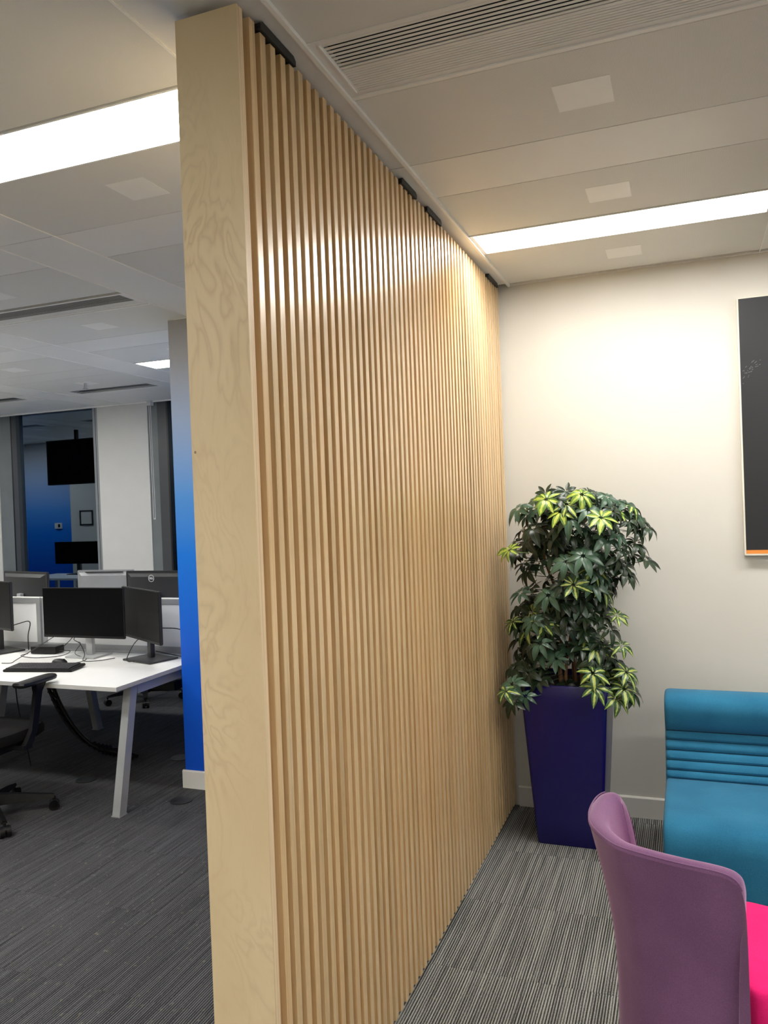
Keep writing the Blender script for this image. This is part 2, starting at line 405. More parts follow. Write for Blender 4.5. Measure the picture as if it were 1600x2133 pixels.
# ------------------------------------------------------------------ ceiling
ceil = box('ceiling', (-12, -3.2, H+.06), (3.2, 7.2, H+.16), M['plenum']); tag(ceil, kind='structure')
PX = 1.5567; BAYW = PX-.3205
strips = [SX+PX*k for k in range(-7, 4)]          # right edge of each lengthwise strip (strip is .3205 wide to its left)
PY = 1.65; ys = [2.63+PY*k for k in range(-4, 4)]  # near edge of each crosswise band (.318 deep)
G = .0022
def cpanel(name, x0, x1, y0, y1, mat, z=H, th=.018, bev=.0015):
    return box(name, (x0+G, y0+G, z), (x1-G, y1-G, z+th), mat, ceil, bev=0)
def in_room(x0, x1, y0, y1):
    if y0 >= YW-.05 and x1 > -2.9:
        if x0 > -2.95: return None
        x1 = -2.907
    if y1 > YW and x1 > -1.0: y1 = YW-.012
    return (x0, x1, y0, y1)
LIGHTS = {}
for k, xe in enumerate(strips):
    # lengthwise strip, jointed at every band
    cuts = sorted([v for y in ys for v in (y,)]+[-3.0, 6.93])
    for y0, y1 in zip(cuts[:-1], cuts[1:]):
        if y1-y0 < .05: continue
        q = in_room(xe-.3205, xe, y0, y1)
        if q and xe < 3.1:
            x1 = min(q[1], 3.0)
            if xe == SX and y0 < YW < y1: q = (q[0], q[1], y0, YW-.004); x1 = q[1]
            if q[3] > YW and -2.74 < q[0] < -2.72: pass
            cpanel('ceiling_strip', q[0], x1, q[2], q[3], M['ceil_plain'])
    # the bay to the right of this strip
    bx0, bx1 = xe, min(xe+BAYW, 3.0)
    if bx1-bx0 < .2: continue
    for j in range(-1, len(ys)):
        yb0 = ys[j]+.318 if j >= 0 else -3.0
        yb1 = ys[j+1] if j+1 < len(ys) else 6.92
        if yb1 > 6.92: yb1 = 6.92
        if j >= 0:      # crosswise band
            q = in_room(bx0, bx1, ys[j], min(ys[j]+.318, 6.92))
            if q and ys[j] < 5.9: cpanel('ceiling_band', q[0], q[1], q[2], q[3], M['ceil_plain'])
            elif q and ys[j] < 6.9: LIGHTS.setdefault('linear', []).append(q)
        if yb0 >= yb1: continue
        if yb0 > YW-.1 and bx0 > -2.95: continue
        ya = yb0+.482 if j == 4 else yb0+.50 if j == 5 else yb1-.772
        yc = ya+.282      # middle row .282 deep (light or vent)
        if yb0 > 6.0:
            cpanel('ceiling_margin', bx0, bx1, yb0, 6.92, M['ceil_plain']); continue
        for (p0, p1) in ((yb0, ya), (yc, yb1)):
            if p1-p0 < .1: continue
            q = in_room(bx0, bx1, p0, p1)
            if not q: continue
            p = cpanel('ceiling_tile', q[0], q[1], q[2], q[3], M['perf'])
            # plain unperforated patch
            px = bx0+.545; py = (q[2]+q[3])/2-.08
            if xe == SX: px = -.32
            if -2.5 < xe < -2.3: px = -1.885
            b = box('plain_patch', (px, py, H-.0008), (px+.16, py+.16, H+.002), M['ceil_white'], p)
        LIGHTS[(round(xe, 2), j)] = (bx0, bx1, ya, yc)
# bright edge lips along the strip edges
lip_y0 = -3.0
for xe in strips:
    if xe > 3: continue
    for xx in (xe, xe-.3205):
        ymax = YW-.01 if xx > -1.0 else (4.06 if xx > -2.4 else 6.92)
        e_ = .006 if xx == SX else .003
        if xx < 3: box('edge_lip', (xx-e_, -3.0, H-(.011 if xx == SX else e_)), (xx+e_, ymax, H+.012), M['ceil_white'], ceil)
box('edge_lip', (-.86, YW-.012, H-.004), (3.0, YW-.001, H+.01), M['ceil_white'], ceil)
box('edge_lip', (-2.9, 4.063, H-.004), (-1.19, 4.074, H+.01), M['ceil_white'], ceil)
box('edge_lip', (-12, 6.905, H-.012), (-2.9, 6.93, H+.02), M['ceil_white'], ceil)

def ceiling_light(q, label, grp='recessed linear ceiling lights'):
    x0, x1, y0, y1 = q
    t = empty('ceiling_light', ((x0+x1)/2, (y0+y1)/2, H), label, 'ceiling light', grp)
    bm = BM(); f = .012
    for a, b in (((x0+.004, y0+.003), (x1-.004, y0+f)), ((x0+.004, y1-f), (x1-.004, y1-.003)), ((x0+.004, y0+f), (x0+.022, y1-f)), ((x1-.022, y0+f), (x1-.004, y1-f))):
        abox(bm, (a[0], a[1], H-.004), (b[0], b[1], H+.03))
    link('frame', bm, M['ceil_white'], t)
    box('diffuser', (x0+.022, y0+f, H+.001), (x1-.022, y1-f, H+.02), M['light'], t)
    return t
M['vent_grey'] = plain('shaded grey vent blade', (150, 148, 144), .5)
def ceiling_vent(q, label):
    x0, x1, y0, y1 = q
    t = empty('ceiling_vent', ((x0+x1)/2, (y0+y1)/2, H), label, 'air vent', 'recessed ceiling vents')
    bm = BM()
    ix0, ix1 = x0+.038, x1-.038; iy0, ym, iy1 = y0-.012, y0+.118, y1-.05
    for a, b in (((x0+.003, y0-.03), (x1-.003, iy0)), ((x0+.003, iy1), (x1-.003, y1-.003)), ((x0+.003, iy0), (ix0, iy1)), ((ix1, iy0), (x1-.003, iy1))):
        abox(bm, (a[0], a[1], H-.002), (b[0], b[1], H+.016))
    link('frame', bm, M['ceil_plain'], t)
    bm = BM()
    abox(bm, (ix0-.008, iy0, H-.008), (ix0-.004, iy1, H)); abox(bm, (x0+.01, iy1+.022, H-.006), (x1-.01, iy1+.036, H))
    link('raised_bead', bm, M['ceil_white'], t)
    box('dark_recess', (ix0, iy0, H+.046), (ix1, ym, H+.05), M['vent_dark'], t)
    n = 8; p = (ym-iy0)/n
    for k in range(n):
        yy = iy0+p*(k+.5)
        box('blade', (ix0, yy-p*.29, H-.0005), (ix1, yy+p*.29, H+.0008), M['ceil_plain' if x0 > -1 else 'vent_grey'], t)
    box('blank_plate', (ix0, ym, H-.001), (ix1, ym+.012, H+.012), M['ceil_plain'], t)
    n = 9; p = (iy1-ym-.012)/n
    for k in range(n):
        yy = ym+.012+p*(k+.5)
        box('fluted_rib', (ix0, yy-p*.36, H-.0012), (ix1, yy+p*.36, H+.006), M['ceil_plain'], t)
    box('fluted_backing', (ix0, ym+.012, H+.004), (ix1, iy1, H+.012), M['ceil_plain'], t)
    return t
def kb(x, j): 
    for key in LIGHTS:
        if key != 'linear' and abs(key[0]-x) < .03 and key[1] == j: return LIGHTS[key]
X0 = SX; XL = SX-PX; XLL = SX-2*PX; XR = SX+PX; XR2 = SX+2*PX
used = {}
def put(fn, x, j, label, clip=None):
    q = kb(round(x, 2), j)
    if q is None: return
    used[(round(q[0], 2), j)] = 1
    if q[2] > YW-.05 and q[1] > -2.9: q = (q[0], -2.907, q[2], q[3])
    if clip: q = tuple(c if c is not None else d for c, d in zip(clip, q))
    fn(q, label)
# j index: 3 -> rows y 1.86 (near), 4 -> y 3.43, 5 -> y 5.1
put(ceiling_vent, X0, 3, 'long slotted ceiling vent with fluted half, right of the wooden partition top')
put(ceiling_light, X0, 4, 'bright strip light above the potted plant and cream wall')
put(ceiling_light, XL, 3, 'large bright strip light left of the partition top')
put(ceiling_vent, XLL, 4, 'dark slotted ceiling vent over the far desks, left of the blue wall', (None, None, 3.488, None))
put(ceiling_light, XLL, 5, 'small distant strip light beside the blue wall edge')
OFF = [(XR, 4, 'added unseen strip light right of the frame beside the plant corner'), (X0, 1, 'strip light behind the camera over the seating'), (XR, 2, 'added unseen strip light right of the camera over the seating'),  # unseen lamps added for brightness, apart from the pair inferred behind the camera
       (XR, 3, 'added unseen strip light over the right side of the seating area'),
       (XR, 1, 'added unseen strip light behind the camera on its right'), (XLL, 1, 'added unseen strip light behind the camera far to its left'),
       (XL, 1, 'strip light behind the camera over the desk aisle'), (XLL, 3, 'added unseen strip light over the aisle in front of the bench desk'), (XLL, 2, 'added unseen strip light over the aisle left of the camera'), (XLL-PX, 4, 'added unseen strip light over the left part of the bench desk'),
       (XLL-PX, 3, 'added unseen strip light far left over the aisle'), (XLL-2*PX, 5, 'added unseen strip light far left near the windows'), (XLL-2*PX, 4, 'added unseen strip light far left over the desks'),
       (XLL-3*PX, 4, 'added unseen strip light at the far left end of the office'), (XLL-4*PX, 5, 'added unseen strip light in the far left window corner')]
for x, j, lb in OFF: put(ceiling_light, x, j, lb)
for key, q in LIGHTS.items():
    if key == 'linear':
        continue
    if (round(q[0], 2), key[1]) not in used:
        r = in_room(*q)
        if r: cpanel('ceiling_tile', r[0], r[1], r[2], r[3], M['perf'])
# band by the windows with narrow linear vents
for n_, q in enumerate([q for q in LIGHTS.get('linear', []) if q[1] < -2.9]):
    x0, x1, y0, y1 = q
    t = empty('linear_vent', ((x0+x1)/2, (y0+y1)/2, H), None, None)
    lab = ['narrow dark slot vent near the windows, %s' % s for s in ('at the far left end', 'last but one at the far left', 'outside the left photo edge', 'cut by the left photo edge', 'in front of the white window pier', 'beside the blue wall')]
    tag(t, lab[min(n_, 5)], 'air vent', 'slot vents along the window side')
    vx0, vx1 = x0+.16, x1-.2
    bm = BM()
    abox(bm, (x0+G, y0+G, H), (vx0, y1-G, H+.018)); abox(bm, (vx1, y0+G, H), (x1-G, y1-G, H+.018))
    abox(bm, (vx0, y0+.2, H), (vx1, y1-G, H+.018)); abox(bm, (vx0, y0+G, H), (vx1, y0+.02, H+.018))
    link('frame', bm, M['ceil_plain'], t)
    box('dark_recess', (vx0, y0+.02, H+.046), (vx1, y0+.2, H+.05), M['vent_dark'], t)
    for k in range(4):
        yy = y0+.02+.18*(k+.5)/4
        box('blade', (vx0, yy-.009, H+.0005), (vx1, yy+.009, H+.0015), M['grey_frame'], t)
# sprinkler rose
t = empty('sprinkler_head', (-4.89, 5.62, H), 'small white sprinkler head hanging from the ceiling near the windows', 'sprinkler')
bm = BM(); cyl(bm, (-4.89, 5.62, H-.004), .045, .008); link('rose', bm, M['ceil_white'], t, True)
bm = BM(); cyl(bm, (-4.89, 5.62, H-.03), .012, .045); cyl(bm, (-4.89, 5.62, H-.055), .022, .004); link('nozzle', bm, M['steel'], t, True)

# ------------------------------------------------------------------ window wall
YG = 6.98
wp = box('wall_window_pier', (-5.885, 6.92, 0), (-5.235, 7.15, H+.05), M['white_trim']); tag(wp, kind='structure')
wp2 = box('wall_window_pier_left', (-8.2, 6.92, 0), (-7.30, 7.15, H+.05), M['white_trim']); tag(wp2, kind='structure')
sill = BM(); abox(sill, (-7.30, 6.92, 0), (-5.885, 7.15, .45)); abox(sill, (-5.235, 6.92, 0), (-2.905, 7.15, .45)); abox(sill, (-11.8, 6.92, 0), (-8.2, 7.15, .45))
tag(link('wall_below_windows', sill, M['white_trim']), kind='structure')
def window(name, x0, x1, fl_, fr_):
    t = empty(name, ((x0+x1)/2, YG, .45), kind='structure')
    y = 6.93
    for nm, a, b, mt in fl_: box(nm, (a, y, .45), (b, 7.05, H+.05), M[mt], t)
    for nm, a, b, mt in fr_: box(nm, (a, y, .45), (b, 7.05, H+.05), M[mt], t)
    gx0 = max([b for _, a, b, _ in fl_]+[x0]); gx1 = min([a for _, a, b, _ in fr_]+[x1])
    box('glass_pane', (gx0, YG, .45), (gx1, YG+.012, H+.05), M['glass'], t)
    return t
window('window_1', -7.30, -5.885, [('side_frame', -7.30, -7.115, 'grey_frame'), ('gasket', -7.115, -7.095, 'black_frame'), ('inner_frame', -7.095, -7.03, 'dark_frame')],
       [('mullion', -5.955, -5.925, 'alu'), ('mullion_groove', -5.925, -5.918, 'black_frame'), ('mullion', -5.918, -5.885, 'alu')])
window('window_2', -5.235, -2.905, [('side_frame', -5.235, -5.12, 'grey_frame'), ('inner_frame', -5.12, -5.01, 'dark_frame'), ('gasket', -5.01, -4.99, 'black_frame')], [('side_frame', -3.0, -2.905, 'dark_frame')])
window('window_3', -11.8, -8.2, [('side_frame', -11.8, -11.7, 'dark_frame')], [('side_frame', -8.3, -8.2, 'grey_frame')])
# blind chain
t = empty('blind_chain', (-5.17, 6.88, H-.02), 'thin looped roller blind chain beside the white window pier', 'blind cord')
bm = BM(); tube(bm, [(-5.185, 6.885, H-.01), (-5.18, 6.885, 2.2), (-5.178, 6.885, 1.66), (-5.172, 6.885, 1.625), (-5.162, 6.885, 1.625), (-5.157, 6.885, 1.66), (-5.16, 6.885, 2.2), (-5.165, 6.885, H-.01)], .0028, 6, n=4)
link('chain_loop', bm, M['label_white'], t, True)
bm = BM(); abox(bm, (-5.2, 6.87, H-.05), (-5.15, 6.92, H)); link('blind_clutch', bm, M['white_trim'], t)

# ================================================================== SLATTED PARTITION
XF = -.917
pt = empty('slatted_partition', (-1.0, 2.95, 0), 'tall wooden slatted partition with birch ply end panel standing between office and seating', 'partition')
bm = BM(); abox(bm, (-1.083, 1.593, 0.0), (XF, 1.612, 2.828)); o = link('end_panel', bm, [M['ply'], M['plyedge']], pt)
for p in o.data.polygons:
    if abs(p.normal.x) > .9: p.material_index = 1
box('backing_panel', (-1.06, 1.612, .03), (-.965, YW-.002, 2.83), M['core'], pt)
box('rear_face_panel', (-1.078, 1.612, .012), (-1.062, YW-.002, 2.83), M['ply'], pt)
box('base_rail', (-1.05, 1.62, 0), (-.985, YW-.004, .03), M['bracket'], pt)
box('edge_batten', (-.965, 1.612, .03), (XF, 1.6175, 2.828), M['plyedge'], pt)
BR = [(1.69, 1.875), (2.70, 2.87), (3.0, 3.195), (4.03, 4.25)]
def slat_mesh(z1, nm):
    bm = abox(BM(), (-.024, -.0128, 0), (.024, .0128, z1), .0012, 1); me = bpy.data.meshes.new(nm)
    bm.to_mesh(me); bm.free(); me.materials.append(M['slat']); return me
sm, ss = slat_mesh(2.802, 'slat'), slat_mesh(2.793, 'slat_short')
rs = R(4)
for k in range(53):
    y = 1.663+.0502*k
    if y+.013 > YW-.002: break
    short = any(a-.01 < y < b+.01 for a, b in BR)
    o = piece('slat', ss if short else sm, (XF-.024+rs.uniform(-.0006, .0006), y+rs.uniform(-.0008, .0008), .028), pt)
for a, b in BR:
    bm = BM(); prof = [(a, 2.8135), (b, 2.8135), (b, 2.8135+.004), (b-.012, 2.841), (a+.012, 2.841), (a, 2.8175)]
    prof = [(a, 2.823), (b, 2.823), (b, 2.836), (b-.012, 2.8445), (a+.012, 2.8445), (a, 2.836)]
    loft(bm, [[(-.975, y, z) for y, z in prof], [(XF+.007, y, z) for y, z in prof]])
    link('ceiling_bracket', bm, M['bracket'], pt)

# ================================================================== PLANTER AND PLANT
pc = Vector((-.575, 4.015, 0))
pl = empty('potted_plant', (pc.x, pc.y, 0), 'bushy variegated umbrella plant in tall tapered glossy navy planter, in the corner', 'potted plant')
bm = BM(); N = []
def prect(z):
    s = z/.785; w = .308+(.412-.308)*min(1, s)**.9; return w
prof = [(0, 0.0), (.004, .004), (.1, .1), (.3, .3), (.5, .5), (.7, .7), (.779, .779), (.785, .785)]
rings = []
for z, _ in prof:
    w_ = prect(z)-(.006 if z < .002 or z > .784 else 0)
    rings.append([(x, y, z) for x, y in rrect(pc.x, pc.y, w_, w_, .018, 4)])
wi = prect(.785)-.03
for z in (.785, .74): rings.append([(x, y, z) for x, y in rrect(pc.x, pc.y, wi, wi, .012, 4)])
loft(bm, rings); link('planter', bm, M['planter'], pl, True)
bm = BM(); g = []
prism(bm, rrect(pc.x, pc.y, wi-.004, wi-.004, .012, 4), .735, .755); link('soil', bm, M['soil'], pl)
rp = R(11)
stems = [[(-.60, 3.97, .75), (-.61, 3.965, .86), (-.595, 3.975, 1.0), (-.60, 4.0, 1.2), (-.57, 4.02, 1.45), (-.56, 4.03, 1.62)],
         [(-.50, 3.98, .75), (-.505, 3.985, .88), (-.49, 4.0, 1.05), (-.47, 4.02, 1.25), (-.42, 4.03, 1.45), (-.37, 4.03, 1.58)],
         [(-.55, 4.06, .75), (-.56, 4.06, 1.0), (-.62, 4.05, 1.2), (-.68, 4.04, 1.4), (-.66, 4.03, 1.58)],
         [(-.58, 3.95, .75), (-.575, 3.945, .84), (-.565, 3.96, .93), (-.55, 3.97, 1.02)]]
for i, s in enumerate(stems):
    bm = BM(); tube(bm, s, .013 if i != 3 else .010, 8, r_end=.004); link('stem', bm, M['bark'], pl, True)
def leaf_mesh(seed, mat, nm, big=1.0):
    r = R(seed); bm = BM(); uvl = bm.loops.layers.uv.new('UVMap')
    nl = r.choice((7, 8, 8, 9)); span = math.radians(r.uniform(290, 350)); droop0 = r.uniform(.08, .62)
    for k in range(nl):
        a = -span/2+span*k/(nl-1)+r.uniform(-.1, .1)
        f = 1-.35*abs(k/(nl-1)-.5)*2
        L = r.uniform(.074, .098)*big*f; W = L*r.uniform(.165, .22); dr = droop0+r.uniform(-.15, .2)
        d = Vector((math.cos(a), math.sin(a), 0)); s = Vector((-d.y, d.x, 0)); roll = r.uniform(-.35, .35)
        pts = []; n = 6
        for i in range(n+1):
            t = i/n; x = .008+.10*0+L*t; zz = -dr*L*t*t+.02*L*math.sin(t*3)
            base = d*(x*(1-.18*dr*t))+Vector((0, 0, zz))
            wv = W*(math.sin(math.pi*min(1, t**.85))**.8 if 0 < t < 1 else 0.02)
            pts.append((base, wv, t))
        rows = []
        for base, wv, t in pts:
            e = Vector((0, 0, 1))*wv
            rows.append((bm.verts.new(base+s*wv+e*(.30+roll)), bm.verts.new(base), bm.verts.new(base-s*wv+e*(.30-roll)), t))
        for i in range(n):
            for q in (0, 1):
                f_ = bm.faces.new((rows[i][q], rows[i][q+1], rows[i+1][q+1], rows[i+1][q]))
                us = (q/2, (q+1)/2, (q+1)/2, q/2); ts = (rows[i][3], rows[i][3], rows[i+1][3], rows[i+1][3])
                for lp, u, tt in zip(f_.loops, us, ts): lp[uvl].uv = (u, tt)
                f_.smooth = True
    Lp = r.uniform(.07, .15)
    tube(bm, [(0, 0, 0), (-.02, 0, -.03*1.2), (-.06-.3*Lp, 0, -.5*Lp-.03)], .0016, 4, caps=False, n=3)
    me = bpy.data.meshes.new(nm); bm.to_mesh(me); bm.free(); me.materials.append(mat); return me
LM = {k: [leaf_mesh(i*7+hash_, M['leaf_'+k], 'leaf_'+k) for i in range(6)] for k, hash_ in (('dark', 1), ('mid', 100), ('var', 200), ('yel', 300))}
def fx(px, py, y):   # world x,z of a photograph point at depth y (plain pinhole arithmetic, used to lay out the crown)
    a = (px-800)/1657.22; b = (py-1066.5)/1657.22
    d = rt*a-up*b+fw; s = y/d.y
    return d.x*s, HC+d.z*s
def add_leaf(p, n, kind, r, sc=1.0, spin=None):
    n = n.normalized(); tc_ = Vector((pc.x, pc.y, p.z))-p
    xa = -(tc_-n*tc_.dot(n));  xa = xa.normalized() if xa.length > 1e-4 else Vector((1, 0, 0))
    ya = n.cross(xa); m3 = Matrix((xa, ya, n)).transposed()
    m3 = m3 @ Matrix.Rotation(r.uniform(-.5, .5) if spin is None else spin, 3, 'Z')
    o = bpy.data.objects.new('leaf', r.choice(LM[kind])); COL.objects.link(o); o.parent = pl
    o.location = p-ORG[pl.name]; o.rotation_euler = m3.to_euler(); o.scale = (sc, sc, sc)
sil = [(1022, 1120, 1240), (1040, 1105, 1290), (1060, 1070, 1330), (1085, 1080, 1345), (1110, 1090, 1320), (1140, 1065, 1340), (1170, 1070, 1335), (1200, 1095, 1300),
       (1235, 1085, 1265), (1260, 1080, 1255), (1290, 1070, 1275), (1320, 1075, 1262), (1350, 1070, 1285), (1380, 1072, 1300), (1405, 1070, 1305), (1430, 1060, 1300), (1450, 1055, 1300)]
def silx(py):
    for (a, l0, r0_), (b, l1, r1_) in zip(sil[:-1], sil[1:]):
        if a <= py <= b:
            t = (py-a)/(b-a); return l0+(l1-l0)*t, r0_+(r1_-r0_)*t
    return sil[-1][1:]
cnt = 0
while cnt < 262:
    py = rp.uniform(1024, 1448); l, r_ = silx(py); px = rp.uniform(l, r_)
    u = (px-(l+r_)/2)/((r_-l)/2); hd = .20*math.sqrt(max(0, 1-u*u))
    y = 4.0+rp.choice((-1, -1, -1, 1, 0))*hd*rp.uniform(.4, 1.0)
    y = min(max(y, 3.72), 4.2)
    x, z = fx(px, py, y)
    x = max(x, -.80)
    if py > 1375 and 1130 < px < 1222 and y < 3.98: continue
    if z < .80 and abs(x-pc.x) < .24 and abs(y-pc.y) < .24: continue
    out = Vector((x-pc.x, (y-pc.y), 0)); out = out.normalized() if out.length > .02 else Vector((0, -1, 0))
    n = out*rp.uniform(.25, .9)+Vector((0, 0, rp.uniform(.5, 1.0)))+Vector((rp.uniform(-.25, .25), rp.uniform(-.35, .1), 0))
    top = (1500-py)/480
    q = rp.random()
    kind = 'dark' if q < .70 else 'mid' if q < .94 else 'var'
    if py < 1075 and q > .62: kind = rp.choice(('yel', 'mid', 'mid', 'var'))
    if py > 1340 and px > 1230 and q > .55: kind = 'var'
    add_leaf(Vector((x, y, z)), n, kind, rp, rp.uniform(.8, 1.12)); cnt += 1
for px, py, kind, y, sc in ((1212, 1030, 'yel', 3.82, 1.05), (1138, 1040, 'yel', 3.80, 1.0), (1168, 1066, 'yel', 3.78, 1.0), (1165, 1030, 'mid', 3.86, 1.0), (1185, 1080, 'mid', 3.78, 1.1), (1225, 1062, 'mid', 3.80, 1.0), (1180, 1050, 'var', 3.8, .9), (1305, 1050, 'mid', 3.95, 1.0), (1350, 1098, 'dark', 3.98, .95), (1265, 1035, 'mid', 3.9, .95), (1062, 1145, 'yel', 3.80, .9), (1252, 1078, 'yel', 3.76, 1.0),
    (1195, 1218, 'var', 3.76, 1.0), (1215, 1158, 'mid', 3.76, 1.15), (1180, 1170, 'mid', 3.75, 1.1), (1142, 1240, 'mid', 3.77, 1.1), (1285, 1282, 'var', 3.86, .8),
    (1295, 1345, 'var', 3.86, .9), (1305, 1400, 'var', 3.86, 1.0), (1235, 1402, 'var', 3.76, 1.05), (1240, 1432, 'var', 3.75, 1.0), (1300, 1435, 'var', 3.84, 1.0), (1080, 1060, 'mid', 3.88, 1.0),
    (1125, 1340, 'mid', 3.76, 1.0), (1110, 1295, 'mid', 3.78, 1.0), (1068, 1425, 'mid', 3.72, 1.1), (1052, 1440, 'var', 3.64, .85), (1100, 1402, 'dark', 3.8, 1.0), (1122, 1418, 'dark', 3.79, .95), (1070, 1392, 'dark', 3.84, 1.0), (1095, 1450, 'mid', 3.74, .9), (1090, 1375, 'dark', 3.86, 1.0), (1315, 1070, 'mid', 3.98, 1.1), (1338, 1085, 'dark', 4.0, 1.05),
    (1325, 1130, 'dark', 3.95, 1.1), (1345, 1165, 'dark', 3.95, 1.05), (1300, 1190, 'dark', 3.9, 1.15), (1262, 1120, 'mid', 3.85, 1.2), (1085, 1235, 'mid', 3.86, .95), (1065, 1295, 'var', 3.86, .8), (1070, 1462, 'dark', 3.72, .9), (1180, 1425, 'dark', 3.9, .8),
    (1270, 1310, 'dark', 3.86, 1.0), (1240, 1050, 'mid', 3.9, 1.1), (1110, 1100, 'dark', 3.85, 1.1), (1315, 1440, 'dark', 3.88, 1.0), (1285, 1455, 'var', 3.84, .95)):
    x, z = fx(px, py, y); x = max(x, -.812)
    out = Vector((x-pc.x, y-pc.y, 0)).normalized()
    add_leaf(Vector((x, y, z)), out*.55+Vector((0, -.25, .75)), kind, rp, sc)

# ================================================================== SOFA
t = empty('teal_sofa', (.22, 3.6, 0), 'teal felt armless lounge sofa with ribbed back against the cream wall', 'sofa')
SL, SR = -.122, .72
prof = [(3.185, .015), (3.165, .05), (3.16, .20), (3.165, .33), (3.18, .385), (3.215, .415), (3.30, .425), (3.50, .424), (3.68, .421), (3.735, .416)]
ribs_z = [.416, .449, .486, .523, .563, .600]
ribs_y = [3.735, 3.752, 3.775, 3.80, 3.822, 3.838]
pr_ = list(prof)
for i in range(5):
    za, zb, ya, yb = ribs_z[i], ribs_z[i+1], ribs_y[i], ribs_y[i+1]
    for f_, o_ in ((.06, -.004), (.3, -.013), (.6, -.016), (.9, -.010), (1.0, .004)):
        pr_.append((ya+(yb-ya)*f_+o_, za+(zb-za)*f_))
pr_ += [(3.832, .606), (3.815, .625), (3.800, .66), (3.792, .70), (3.80, .735), (3.825, .757), (3.87, .768), (3.94, .768), (4.0, .755), (4.035, .72), (4.05, .66), (4.06, .4), (4.06, .05), (4.04, .015)]
bm = BM()
cy_, cz_ = 3.7, .35
rings = []
for x, ins in ((SL+.0, .022), (SL+.003, .010), (SL+.010, .003), (SL+.022, 0), (SL+.1, 0), (SR-.1, 0), (SR-.022, 0), (SR-.008, .004), (SR, .02)):
    ring = []
    P_ = [Vector((0, a, b)) for a, b in pr_]; n = len(P_)
    for i in range(n):
        tg = (P_[(i+1) % n]-P_[i-1]); nn = Vector((0, tg.z, -tg.y)).normalized() if tg.length else Vector((0, 0, 0))
        p = P_[i]+nn*ins*.8
        ring.append((x, p.y, max(p.z, .012)))
    rings.append(ring)
loft(bm, rings); link('upholstered_body', bm, M['teal'], t, True)
for i in range(6):
    bm = BM(); tube(bm, [(SL+.008, ribs_y[i]+.004, ribs_z[i]), (SL+.03, ribs_y[i]+.001, ribs_z[i]+.001), (SR-.03, ribs_y[i]+.001, ribs_z[i]+.001), (SR-.008, ribs_y[i]+.004, ribs_z[i])], .0028, 6, spline=False)
    link('seam', bm, M['seam'], t, True)
for x in (SL+.06, SR-.06):
    for y in (3.25, 3.98):
        bm = BM(); cyl(bm, (x, y, .008), .022, .016); link('foot', bm, M['black'], t, True)

# ================================================================== MAUVE CHAIR
t = empty('lounge_chair', (.1, 2.35, 0), 'mauve tub chair seen from behind with magenta seat, bottom right foreground', 'chair')
rim = [(.105, 2.034, .42), (.1045, 2.033, .58), (.103, 2.032, .67), (.099, 2.032, .722), (.090, 2.034, .752), (.073, 2.038, .766), (.05, 2.044, .771), (.015, 2.054, .772), (-.035, 2.066, .772), (-.09, 2.085, .771), (-.142, 2.105, .771), (-.180, 2.122, .771), (-.213, 2.146, .771),
       (-.247, 2.19, .773), (-.279, 2.25, .776), (-.292, 2.32, .780), (-.287, 2.40, .785), (-.272, 2.455, .788), (-.248, 2.485, .786), (-.222, 2.497, .776), (-.202, 2.497, .755), (-.188, 2.492, .72), (-.175, 2.485, .66), (-.160, 2.475, .56), (-.148, 2.468, .42)]
RP = catmull(rim, 4)
cc = Vector((.07, 2.33, 0))
def plan(p, k):   # k: 0 at the rim .. 1 at the underside
    q = p+(cc-p)*(.19*math.sin(min(1, k*1.15)*math.pi/2)); return Vector((q.x, q.y, 0))
def shell_bm():
    bm = BM(); TH = .052; zb = .15; cols = []
    n = len(RP)
    for i, p in enumerate(RP):
        a, b = RP[max(i-1, 0)], RP[min(i+1, n-1)]
        tg = Vector((b.x-a.x, b.y-a.y, 0))
        j = i
        while tg.length < .004 and 0 < j < n-1: tg = Vector((RP[min(j+3, n-1)].x-RP[max(j-3, 0)].x, RP[min(j+3, n-1)].y-RP[max(j-3, 0)].y, 0)); j += 1; break
        col = []
        nin = None
        # smooth in-plan normal from a wider window
        a, b = RP[max(i-5, 0)], RP[min(i+5, n-1)]
        tg = Vector((b.x-a.x, b.y-a.y, 0)); tg.normalize(); nin = Vector((tg.y, -tg.x, 0))
        if nin.dot(cc-Vector((p.x, p.y, 0))) < 0: nin = -nin
        ez = max(0.0, min(1.0, (p.z-.60)/.16)); th = TH*(.55+.45*ez)
        zt = p.z; K = 9
        for k in range(K+1):     # outer, bottom to top
            f = k/K; z = zb+(zt-.02-zb)*f
            kk = (p.z-z)/(.78-.27); q = plan(Vector((p.x, p.y, 0)), max(0, kk)); col.append(Vector((q.x, q.y, z)))
        top = Vector((p.x, p.y, 0))
        for an in (20, 45, 70, 90, 110, 135, 160):
            ar = math.radians(an); q = top+nin*(th/2-th/2*math.cos(ar)); col.append(Vector((q.x, q.y, zt-.02+.02*math.sin(ar))))
        for k in range(K, -1, -1):
            f = k/K; z = zb+(zt-.02-zb)*f
            kk = (p.z-z)/(.78-.27); q = plan(Vector((p.x, p.y, 0)), max(0, kk))+nin*th; col.append(Vector((q.x, q.y, z)))
        cols.append(col)
    loft(bm, cols); return bm
link('back_shell', shell_bm(), M['purple'], t, True)
# piping seam just outside the rim
bm = BM(); seam = []
for i, p in enumerate(RP[14:-26]):
    q = Vector((p.x, p.y, 0)); q = q+(cc-q).normalized()*.004; seam.append((q.x, q.y, p.z-.004))
tube(bm, seam, .0022, 6, spline=False); link('piping', bm, M['purple'], t, True)
